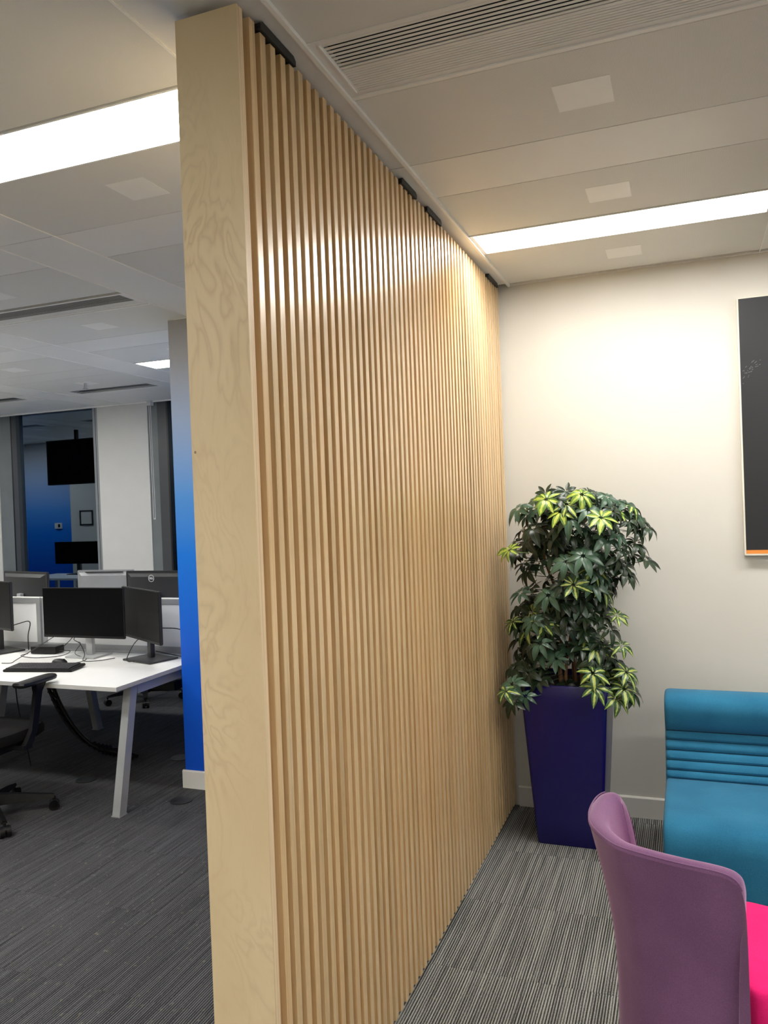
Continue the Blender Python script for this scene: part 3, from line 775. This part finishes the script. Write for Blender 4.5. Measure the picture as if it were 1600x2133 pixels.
# seat cushion
out = [(-.125, 2.32), (-.115, 2.27), (-.075, 2.215), (-.01, 2.185), (.07, 2.17), (.108, 2.135), (.125, 2.118), (.16, 2.118), (.28, 2.16), (.38, 2.22), (.43, 2.31), (.42, 2.42), (.37, 2.51), (.28, 2.57), (.19, 2.592), (.12, 2.604), (.03, 2.57), (-.04, 2.50), (-.10, 2.41)]
sp = catmull([(x, y, 0) for x, y in out+[out[0]]], 3)[:-1]
sc_ = Vector((.12, 2.36, 0)); bm = BM(); rings = []
for z, k in ((.315, .95), (.325, .985), (.345, 1), (.41, 1), (.432, .992), (.443, .975), (.449, .94), (.452, .86), (.453, .6), (.454, .2)):
    rings.append([((q.x-sc_.x)*k+sc_.x, (q.y-sc_.y)*k+sc_.y, z) for q in sp])
loft(bm, rings); link('seat', bm, M['magenta'], t, True)
bm = BM(); cyl(bm, (.12, 2.36, .20), .028, .20); link('pedestal', bm, M['steel'], t, True)
bm = BM(); cyl(bm, (.12, 2.36, .3), .16, .03); link('under_plate', bm, M['bracket'], t, True)
for k in range(4):
    a = math.radians(30+90*k); bm = BM()
    tube(bm, [(.12, 2.36, .115), (.12+.12*math.cos(a), 2.36+.12*math.sin(a), .09), (.12+.27*math.cos(a), 2.36+.27*math.sin(a), .018)], .014, 8)
    cyl(bm, (.12+.27*math.cos(a), 2.36+.27*math.sin(a), .008), .02, .016); link('leg', bm, M['steel'], t, True)

# ================================================================== CHALKBOARD
t = empty('wall_chalkboard', (.9, YW, 1.36), 'black chalkboard panel with thin orange strip along its bottom, on the cream wall', 'chalkboard')
box('board', (.270, 4.285, 1.388), (1.5, YW-.001, 2.62), M['board'], t)
box('side_edge', (.262, 4.286, 1.362), (.270, YW-.001, 2.622), M['cream_edge'], t)
box('top_edge', (.270, 4.286, 2.62), (1.5, YW-.001, 2.6245), M['cream_edge'], t)
box('orange_strip', (.270, 4.282, 1.370), (1.5, YW-.001, 1.388), M['orange'], t)
box('bottom_edge', (.262, 4.282, 1.362), (1.5, YW-.001, 1.370), M['cream_edge'], t)
bm = BM(); rc = R(5)
for k in range(26):
    x = .305+rc.gauss(0, .022)+.012*0; z = 2.265+(x-.305)*.8+rc.gauss(0, .012)
    if x < .275: continue
    L = rc.uniform(.004, .016); a = rc.uniform(.1, .9)
    dx, dz = math.cos(a)*L, math.sin(a)*L; w_ = .0007
    loft(bm, [[(x, 4.2849, z), (x+w_, 4.2849, z-w_)], [(x+dx, 4.2849, z+dz), (x+dx+w_, 4.2849, z+dz-w_)]], close=False, caps=False)
link('chalk_smudge', bm, M['chalk'], t, kind='stuff')

# ================================================================== BENCH DESK
DZ = .73
t = empty('bench_desk', (-4.3, 4.5, 0), 'white double-sided bench desk with silver splayed legs left of the partition', 'desk')
XD = -2.955; XE = -7.15
def desktop(y0, y1, x0, x1):
    bm = BM(); abox(bm, (x0, y0, DZ-.025), (x1, y1, DZ), .001, 1)
    o = link('desktop', bm, [M['desk_top'], M['desk_edge']], t)
    for p in o.data.polygons:
        if abs(p.normal.z) < .5: p.material_index = 1
for a, b in ((-4.352, XD), (-5.752, -4.355), (XE, -5.755)):
    desktop(3.54, 4.44, a, b); desktop(4.56, 5.46, a, b)
def frame(x, yn, yf, w=.05, inset=False):
    for s, (yt, yb) in ((-1, (yn+.14, yn)), (1, (yf-.14, yf))):
        bm = BM(); d = .058
        yt0, yt1 = (yt, yt+d) if s < 0 else (yt-d, yt)
        yb0, yb1 = (yb, yb+d) if s < 0 else (yb-d, yb)
        loft(bm, [[(x, yb0, .004), (x+w, yb0, .004), (x+w, yb1, .004), (x, yb1, .004)], [(x, yt0, DZ-.035), (x+w, yt0, DZ-.035), (x+w, yt1, DZ-.035), (x, yt1, DZ-.035)]])
        link('leg', bm, M['desk_leg'], t)
        bm = BM(); abox(bm, (x-.004, yb0-.004, 0), (x+w+.004, yb1+.004, .006)); link('foot_plate', bm, M['steel'], t)
    box('cross_rail', (x, yn+.14+.058, DZ-.085), (x+w, yf-.14-.058, DZ-.035), M['desk_leg'], t)
frame(-3.035, 3.56, 5.44); frame(-4.40, 3.96, 5.04); frame(-5.80, 3.96, 5.04); frame(-7.1, 3.56, 5.44)
for y in (3.95, 5.0): box('beam', (XE+.05, y, DZ-.075), (XD-.1, y+.04, DZ-.026), M['desk_leg'], t)
box('cable_tray', (-6.9, 4.40, .5), (-3.2, 4.60, .56), M['bracket'], t)

# desk screens
SCR = [(-4.375, -2.972, 'white desk screen divider at the right end behind the black monitors'), (-5.78, -4.395, 'white desk screen divider behind the leftmost monitor'), (-7.15, -5.80, 'white desk screen divider at the far left of the bench')]
for x0, x1, lb in SCR:
    s = empty('desk_screen', ((x0+x1)/2, 4.5, DZ), lb, 'desk divider', 'desk screens along the bench')
    f = .035; z0, z1 = DZ-.026, 1.095; bm = BM()
    abox(bm, (x0, 4.485, z0), (x0+f, 4.515, z1)); abox(bm, (x1-f, 4.485, z0), (x1, 4.515, z1)); abox(bm, (x0+f, 4.485, z1-f), (x1-f, 4.515, z1)); abox(bm, (x0+f, 4.485, z0), (x1-f, 4.515, z0+.07))
    link('frame', bm, M['screen_frame'], s)
    box('panel', (x0+f, 4.492, z0+.07), (x1-f, 4.508, z1-f), M['screen_panel'], s)
    box('top_trim', (x0, 4.483, z1), (x1, 4.517, z1+.006), M['ceil_white'], s)
bm = BM(); abox(bm, (XE, 4.443, DZ-.02), (XD-.01, 4.482, DZ+.006)); tag(link('desk_rail', bm, M['screen_frame']), 'grey aluminium rail running along the back of the desk', 'rail')

# ---- monitors
def monitor(c, w, h, yaw, label, zc, base=(.23, .19), tilt=0, back='mon_back', stand='grey_stand', base_c=None, base_yaw=None, logo=False, slot=False, thick=.02, grp='desk monitors'):
    """c: xy of the screen centre; yaw 0 faces -Y"""
    t = empty('monitor', (c[0], c[1], DZ), label, 'monitor', grp)
    rot = Matrix.Rotation(yaw, 4, 'Z') @ Matrix.Rotation(tilt, 4, 'X')
    T = Matrix.Translation((c[0], c[1], zc)) @ rot
    bm = BM(); b = bmesh.new(); bmesh.ops.create_cube(b, size=1, matrix=Matrix.Diagonal((w, thick, h, 1)))
    bmesh.ops.bevel(b, geom=b.edges[:], offset=.004, segments=2, affect='EDGES'); merge(bm, b, None, T)
    # rear housing, tapered
    hw, hh = w*.40, h*.38
    loft(bm, [[T @ Vector((sx*w*.47, thick*.5, sz*h*.45)) for sx, sz in ((-1, -1), (1, -1), (1, 1), (-1, 1))], [T @ Vector((sx*hw, thick*.5+.022, sz*hh)) for sx, sz in ((-1, -1), (1, -1), (1, 1), (-1, 1))]])
    link('housing', bm, M[back], t, True)
    bm = BM(); b = bmesh.new(); bmesh.ops.create_cube(b, size=1, matrix=Matrix.Translation((0, -thick*.5-.0006, .006)) @ Matrix.Diagonal((w-.008, .0016, h-.020, 1))); merge(bm, b, None, T)
    link('display', bm, M['screen'], t)
    bm = BM(); b = bmesh.new(); bmesh.ops.create_cube(b, size=1, matrix=Matrix.Translation((0, -thick*.5-.0008, -h/2+.009)) @ Matrix.Diagonal((w-.006, .002, .015, 1))); merge(bm, b, None, T)
    link('chin', bm, M['bezel'], t)
    by = yaw if base_yaw is None else base_yaw
    dn = Matrix.Rotation(yaw, 4, 'Z') @ Vector((0, .055, 0))
    bc = Vector((c[0]+dn.x, c[1]+dn.y, 0)) if base_c is None else Vector((base_c[0], base_c[1], 0))
    col = Vector((c[0]+dn.x, c[1]+dn.y, 0))
    bm = BM(); b = rbox((col.x, col.y, (DZ+zc)/2+.01), (.052, .032, zc-DZ-.0), yaw, .006); merge(bm, b); link('stand_column', bm, M[stand], t, True)
    bm = BM(); b = rbox((bc.x, bc.y, DZ+.007), (base[0], base[1], .012), by, .004); merge(bm, b); link('stand_base', bm, M[stand], t, True)
    if logo:
        fm = T @ Matrix.Translation(Vector((logo[0], thick*.5+.0235, logo[1]))) @ Matrix.Rotation(math.pi, 4, 'Z') @ Matrix.Rotation(math.pi/2, 4, 'X')
        bm = BM(); R0, R1 = .026, .0225; n = 40
        v0 = [[fm @ Vector((r*math.cos(2*math.pi*k/n), r*math.sin(2*math.pi*k/n), .0006)) for k in range(n)] for r in (R0, R1)]
        loft(bm, v0, caps=False); 
        cu = bpy.data.curves.new('logo_text', 'FONT'); cu.body = 'DELL'; cu.size = .0185; cu.align_x = 'CENTER'; cu.align_y = 'CENTER'; cu.offset = .0006; cu.extrude = .0003
        to = bpy.data.objects.new('logo_text', cu); COL.objects.link(to)
        dg = bpy.context.evaluated_depsgraph_get(); me = bpy.data.meshes.new_from_object(to.evaluated_get(dg))
        me.transform(fm @ Matrix.Translation((0, 0, .0006)) @ Matrix.Diagonal((.92, 1.1, 1, 1))); bm.from_mesh(me); bpy.data.meshes.remove(me); bpy.data.objects.remove(to)
        link('round_logo', bm, M['label_white'], t, label='white ring logo with lettering')
    if slot:
        bm = BM(); b = bmesh.new(); bmesh.ops.create_cube(b, size=1, matrix=Matrix.Translation((0, thick*.5+.010, h*.455)) @ Matrix.Diagonal((w*.66, .012, .006, 1))); merge(bm, b, None, T)
        link('vent_slot', bm, M['black'], t)
    return t
monitor((-3.793, 4.25), .672, .337, 0, 'large black monitor facing the aisle on a silver stand, middle of the desk', 1.030, (.24, .19), base_c=(-3.80, 4.295), stand='steel')
dB = Vector((.531, -.312)); monitor((-3.3165, 4.243), .616, .335, math.atan2(-.312, .531), 'black monitor turned sideways on the right end of the desk, near the blue wall', 1.026, (.29, .22), base_c=(-3.275, 4.262), base_yaw=-.30)
monitor((-4.665, 4.305), .60, .342, -.30, 'black monitor cut off by the left photo edge, on the white desk', 1.07, (.26, .2), base_c=(-4.60, 4.33))
monitor((-3.665, 4.93), .62, .36, math.pi, 'black monitor seen from the back with round logo, far side of the bench', 1.07, logo=(.062, .125))
monitor((-4.205, 4.97), .50, .34, math.pi+.08, 'silver grey monitor seen from the back, far side of the bench', 1.085, back='mon_silver', slot=True, stand='steel')
monitor((-4.96, 4.93), .62, .36, math.pi-.25, 'dark grey monitor seen from the back, far side of the bench at left', 1.07, stand='steel')

# ---- keyboard, mouse, dock
ka = math.atan2(.087, .46); kc = Vector((-3.77, 3.865, DZ))
t = empty('keyboard', kc, 'black keyboard on the white desk in front of the middle monitor', 'keyboard')
KT = Matrix.Translation(kc) @ Matrix.Rotation(ka, 4, 'Z') @ Matrix.Rotation(math.radians(3), 4, 'X')
bm = BM(); b = bmesh.new(); bmesh.ops.create_cube(b, size=1, matrix=Matrix.Translation((0, 0, .012)) @ Matrix.Diagonal((.465, .165, .016, 1))); bmesh.ops.bevel(b, geom=b.edges[:], offset=.004, segments=2, affect='EDGES'); merge(bm, b, None, KT)
link('keyboard_base', bm, M['black'], t, True)
kme = None
for r_ in range(6):
    x = -.222
    widths = {5: [.12, .12, .12] if False else [.02, .02, .02, .11, .02, .02, .02]}.get(r_, None) if False else None
    k = 0
    while x < .215:
        w_ = .0165
        if r_ == 5 and k == 3: w_ = .098
        if x+w_ > .222: break
        if not (.055 < x < .058):
            bm = BM(); b = bmesh.new(); bmesh.ops.create_cube(b, size=1, matrix=Matrix.Translation((x+w_/2, .062-.0235*r_, .0225)) @ Matrix.Diagonal((w_-.001, .0185, .006, 1)))
            merge(bm, b, None, KT)
            if kme is None or w_ > .02:
                o = link('key', bm, M['key'], t)
                if kme is None: kme = o.data; k0 = Vector((x, .062-.0235*r_, 0))
            else:
                bm.free(); dlt = (KT.to_3x3() @ (Vector((x, .062-.0235*r_, 0))-k0))
                o = bpy.data.objects.new('key', kme); COL.objects.link(o); o.parent = t; o.location = dlt
        x += w_+.003; k += 1
t = empty('mouse', (-3.80, 4.025, DZ), 'black computer mouse behind the keyboard', 'mouse')
bm = BM(); rings = []
for z, k in ((.001, .9), (.006, 1), (.014, .98), (.024, .86), (.031, .62), (.034, .3)):
    rings.append([(-3.80+.058*k*math.cos(a)-(.006*(1-k)), 4.025+.033*k*math.sin(a), DZ+z) for a in [2*math.pi*i/24 for i in range(24)]])
loft(bm, rings); link('mouse_body', bm, M['black'], t, True)
bm = BM(); cyl(bm, (-3.765, 4.025, DZ+.027), .009, .006, 'Y', 14); link('scroll_wheel', bm, M['bezel'], t, True)
t = empty('docking_station', (-4.2, 4.33, DZ), 'small black docking station box on the desk left of the middle monitor', 'docking station')
bm = BM(); merge(bm, rbox((-4.2, 4.34, DZ+.028), (.20, .10, .052), .12, .008)); link('dock_body', bm, M['black'], t, True)
bm = BM(); merge(bm, rbox((-4.2+.006, 4.2893, DZ+.028), (.03, .002, .010), .12)); link('port', bm, M['bezel'], t)

def cable(name, pts, r, label, mat='cable', group='cables on and under the desk'):
    bm = BM(); tube(bm, pts, r, 6, n=6); o = link(name, bm, M[mat], None, True); tag(o, label, 'cable', group); return o
cable('cable', [(-4.088, 4.345, DZ+.03), (-4.02, 4.38, DZ+.10), (-3.96, 4.36, DZ+.17), (-4.02, 4.30, DZ+.16), (-4.15, 4.17, DZ+.06), (-4.20, 4.06, DZ+.006), (-4.10, 3.98, DZ+.004), (-4.0, 4.08, DZ+.004)][:6]+[(-4.16, 3.98, DZ+.004), (-4.22, 3.96, DZ+.004)], .0025, 'thin black cable looping from the docking station over the desk')
cable('cable', [(-4.088, 4.335, DZ+.022), (-4.0, 4.34, DZ+.02), (-4.0, 4.25, DZ+.004), (-4.14, 4.16, DZ+.004), (-4.30, 4.2, DZ+.004), (-4.32, 4.28, DZ+.004)], .0025, 'black cable lying on the desk before the docking station')
cable('cable', [(-3.82, 4.29, DZ+.17), (-3.9, 4.27, DZ+.12), (-3.83, 4.25, DZ+.09), (-3.77, 4.22, DZ+.03), (-3.70, 4.13, DZ+.004), (-3.60, 4.16, DZ+.004), (-3.54, 4.24, DZ+.006)], .0025, 'black cable hanging below the middle monitor')
cable('cable', [(-3.733, 4.03, DZ+.006), (-3.70, 4.09, DZ+.004), (-3.74, 4.2, DZ+.004), (-3.85, 4.22, DZ+.03), (-3.82, 4.24, DZ+.09), (-3.86, 4.27, DZ+.10)], .002, 'thin mouse cable running back to the middle monitor')
cable('cable', [(-3.23, 4.30, .90), (-3.33, 4.22, .87), (-3.36, 4.15, .78), (-3.34, 4.12, DZ+.016), (-3.30, 4.13, DZ+.016)], .003, 'black cable drooping onto the stand of the sideways monitor')
cable('cable', [(-3.22, 4.31, .93), (-3.1, 4.34, .92), (-3.0, 4.36, .87), (-2.965, 4.4, .80)], .0035, 'black cable behind the sideways monitor near the blue wall')
cable('cable', [(-3.26, 4.30, .78), (-3.1, 4.36, DZ+.008), (-2.99, 4.38, DZ+.008)], .0035, 'black cable on the desk end near the blue wall')
cable('cable', [(-4.56, 4.33, .90), (-4.46, 4.35, .93), (-4.38, 4.37, .94), (-4.41, 4.38, .84), (-4.42, 4.39, DZ+.006)], .0035, 'black cable arching beside the leftmost monitor')
cable('cable', [(-4.05, 3.9, .70), (-4.06, 3.92, .5), (-4.05, 3.95, .3), (-4.05, 4.0, .06)], .004, 'thin black cable hanging straight below the desk')
cable('cable', [(-3.35, 5.0, .62), (-3.25, 4.95, .45), (-3.1, 4.9, .40), (-2.95, 4.86, .5)], .004, 'thin black cable sagging under the far desk')
t = empty('cable_spine', (-3.9, 4.3, 0), 'ribbed black cable spine curving from under the desk to the floor', 'cable management')
for dx in (0, .045):
    bm = BM(); tube(bm, [(-4.16+dx, 4.24, .70), (-4.14+dx, 4.25, .56), (-4.06+dx, 4.27, .36), (-3.93+dx, 4.28, .20), (-3.78+dx*.4, 4.3, .115), (-3.62, 4.32+dx, .085), (-3.5, 4.33+dx, .05)], .012, 8); link('spine_tube', bm, M['black'], t, True)
for i, f in enumerate(catmull([(-4.137, 4.25, .66), (-4.12, 4.25, .56), (-4.04, 4.27, .36), (-3.91, 4.28, .20), (-3.77, 4.3, .115), (-3.66, 4.32, .09)], 4)):
    bm = BM(); merge(bm, rbox(f, (.085, .03, .006), 0, 0, tilt=Matrix.Rotation(math.radians(15+2*i), 4, 'Y'))); link('vertebra', bm, M['black'], t)
# floor grommets
for c, lb in (((-2.80, 3.872), 'grey oval floor grommet beside the blue wall end'), ((-3.28, 4.55), 'dim oval floor grommet under the desk behind the front leg'), ((-3.62, 4.02), 'dim round floor grommet in shadow under the desk')):
    t = empty('floor_grommet', (c[0], c[1], 0), lb, 'floor box', 'floor grommets')
    bm = BM(); cyl(bm, (c[0], c[1], .003), .066, .006, seg=32); link('cover', bm, M['mon_back'], t, True)
    bm = BM(); cyl(bm, (c[0]-.035, c[1]-.022, .0064), .020, .0012, seg=20); link('cable_hole', bm, M['black_frame'], t, True)

# ================================================================== OFFICE CHAIRS
def office_chair(c, rz, label, base_rz=0):
    """faces +Y when rz = 0"""
    t = empty('office_chair', (c[0], c[1], 0), label, 'office chair', 'black office chairs at the bench desk')
    T = Matrix.Translation((c[0], c[1], 0)) @ Matrix.Rotation(rz, 4, 'Z')
    TB = Matrix.Translation((c[0], c[1], 0)) @ Matrix.Rotation(base_rz, 4, 'Z')
    def L(nm, bm, mat, T_=T, par=t, **kw):
        bmesh.ops.transform(bm, matrix=T_, verts=bm.verts); return link(nm, bm, M[mat], par, True, **kw)
    bm = BM(); rings = []
    pl_ = catmull([(x, y, 0) for x, y in ((0, -.24), (.17, -.23), (.235, -.12), (.245, .05), (.225, .2), (.13, .255), (0, .265), (-.13, .255), (-.225, .2), (-.245, .05), (-.235, -.12), (-.17, -.23), (0, -.24))], 3)[:-1]
    for z, k in ((.43, .80), (.435, .90), (.455, .99), (.485, 1.0), (.505, .96), (.512, .86), (.510, .5)):
        rings.append([(p.x*k, p.y*k, z-.012*(p.x/.24)**2*0) for p in pl_])
    loft(bm, rings); L('seat', bm, 'black_soft')
    bm = BM(); abox(bm, (-.10, -.12, .36), (.10, .12, .43), .02); L('tilt_mechanism', bm, 'black')
    bm = BM(); abox(bm, (.15, -.02, .43), (.19, 0, .444)); L('tag', bm, 'label_white')
    # mesh back
    bm = BM(); rings = []
    for k in range(9):
        f = k/8; z = .56+.46*f; y = -.235-.03*math.sin(f*3)-.05*f; hw = .215-.03*f*f if k < 8 else .14
        ring = []
        for i in range(9):
            u = -1+2*i/8; ring.append((hw*u, y+.035*u*u, z))
        for i in range(8, -1, -1):
            u = -1+2*i/8; ring.append((hw*u, y+.035*u*u-.02, z))
        rings.append(ring)
    loft(bm, rings); L('backrest', bm, 'black_soft')
    bm = BM(); tube(bm, [(0, -.1, .40), (0, -.24, .42), (0, -.30, .55), (0, -.30, .72)], .02, 8); L('back_upright', bm, 'black')
    for s in (-1, 1):
        bm = BM(); pts = [(-.04, -.14), (.04, -.14), (.048, 0), (.042, .11), (.02, .135), (-.02, .135), (-.042, .11), (-.048, 0)]
        pp = catmull([(a, b, 0) for a, b in pts+[pts[0]]], 3)[:-1]; rings = []
        for z, k in ((.752, .86), (.757, .98), (.768, 1), (.776, .94), (.779, .75)):
            rings.append([(s*.268+p.x*k, .10+p.y*(.97 if k < 1 else 1), z) for p in pp])
        loft(bm, rings); ar = L('armrest', bm, 'black')
        bm = BM(); loft(bm, [[(s*.268+a*.9, .12+b*.9, .752) for a, b in ((-.022, -.045), (.022, -.045), (.022, .045), (-.022, .045))],
                             [(s*.268+a*.8, .105+b*.8, .70) for a, b in ((-.016, -.03), (.016, -.03), (.016, .03), (-.016, .03))],
                             [(s*.268+a*.9, .06+b*.9, .50) for a, b in ((-.014, -.026), (.014, -.026), (.014, .026), (-.014, .026))],
                             [(s*.262+a, .02+b, .43) for a, b in ((-.014, -.03), (.014, -.03), (.014, .03), (-.014, .03))]])
        L('arm_post', bm, 'black', par=t)
        bm = BM(); abox(bm, (min(s*.09, s*.27), -.02, .405), (max(s*.09, s*.27), .05, .43)); L('arm_bracket', bm, 'black')
    bm = BM(); cyl(bm, (0, 0, .24), .025, .26); L('gas_lift', bm, 'black')
    bm = BM(); cyl(bm, (0, 0, .10), .045, .07, r2=.035); L('base_hub', bm, 'black')
    for k in range(5):
        a = 2*math.pi*k/5; Ra = TB @ Matrix.Rotation(a, 4, 'Z')
        bm = BM(); loft(bm, [[(.02, -.026, .075), (.02, .026, .075), (.02, .02, .14), (.02, -.02, .14)], [(.18, -.022, .075), (.18, .022, .075), (.18, .014, .118), (.18, -.014, .118)], [(.335, -.016, .072), (.335, .016, .072), (.335, .01, .088), (.335, -.01, .088)]])
        arm = L('base_arm', bm, 'black', Ra)
        bm = BM(); cyl(bm, (.335, 0, .062), .008, .03, seg=10); rw = Matrix.Rotation(.6*k, 4, 'Z')
        for s in (-1, 1):
            cyl(bm, (.335, s*.017, .029), .029, .022, 'Y', 20)
        cyl(bm, (.335, 0, .036), .022, .056, 'Y', 16)
        L('castor', bm, 'bezel', Ra, par=arm)
    return t
office_chair((-3.70, 3.345), .06, 'black office chair with armrest pushed to the desk at the left photo edge', math.radians(-30.5))
office_chair((-4.62, 5.92), math.pi+.3, 'black office chair on the far side of the bench, left one', .35)
office_chair((-3.74, 5.88), math.pi-.2, 'black office chair on the far side of the bench, nearest the blue wall', .9)

# ================================================================== SEEN IN THE WINDOW REFLECTION (far left of the office)
bwl = box('wall_far_blue', (-10.9, 3.6, 0), (-8.93, 4.14, H+.05), M['blue_wall']); tag(bwl, kind='structure')
wwl = box('wall_far_white', (-8.93, 3.6, 0), (-7.6, 4.14, H+.05), M['wall']); tag(wwl, kind='structure')
t = empty('thermostat', (-9.17, 4.14, 1.53), 'small white thermostat on the far blue wall, reflected in the window', 'thermostat')
bm = BM(); abox(bm, (-9.235, 4.14, 1.49), (-9.105, 4.165, 1.58), .004); link('cover', bm, M['label_white'], t, True)
bm = BM(); abox(bm, (-9.165, 4.165, 1.51), (-9.125, 4.168, 1.56)); link('dial_window', bm, M['bezel'], t)
t = empty('picture_frame', (-8.62, 4.14, 1.53), 'thin dark square frame on the far white wall, reflected in the window', 'picture frame')
bm = BM()
for a, b in (((-8.75, 1.53), (-8.5, 1.55)), ((-8.75, 1.74), (-8.5, 1.76)), ((-8.75, 1.55), (-8.73, 1.74)), ((-8.52, 1.55), (-8.5, 1.74))): abox(bm, (a[0], 4.14, a[1]), (b[0], 4.155, b[1]))
link('frame', bm, M['mon_back'], t); box('mount', (-8.73, 4.14, 1.55), (-8.52, 4.146, 1.74), M['wall'], t)
t = empty('wall_television', (-7.78, 5.34, 2.43), 'large black television hung from the ceiling, seen only as a reflection in the window', 'television')
bm = BM(); abox(bm, (-8.2, 5.30, 2.11), (-7.2, 5.36, 2.72), .006); link('housing', bm, M['black'], t, True)
box('display', (-8.18, 5.36, 2.13), (-7.22, 5.363, 2.70), M['screen'], t)
box('ceiling_pole', (-7.72, 5.31, 2.72), (-7.68, 5.35, H), M['black'], t)
t = empty('side_desk', (-7.75, 5.5, 0), 'white desk far left by the windows, seen only as a reflection in the glass', 'desk')
box('desktop', (-8.25, 5.2, .86), (-7.25, 5.9, .885), M['desk_top'], t)
for x in (-8.22, -7.32):
    for y in (5.23, 5.83): box('leg', (x, y, 0), (x+.04, y+.04, .86), M['desk_leg'], t)
t = empty('side_monitor', (-7.75, 5.34, .885), 'wide black monitor on the far left desk, seen only as a reflection in the glass', 'monitor')
box('display', (-8.12, 5.33, 1.03), (-7.26, 5.36, 1.33), M['screen'], t); box('stand_column', (-7.78, 5.30, .90), (-7.72, 5.33, 1.15), M['grey_stand'], t); box('stand_base', (-7.88, 5.24, .885), (-7.62, 5.42, .895), M['grey_stand'], t)
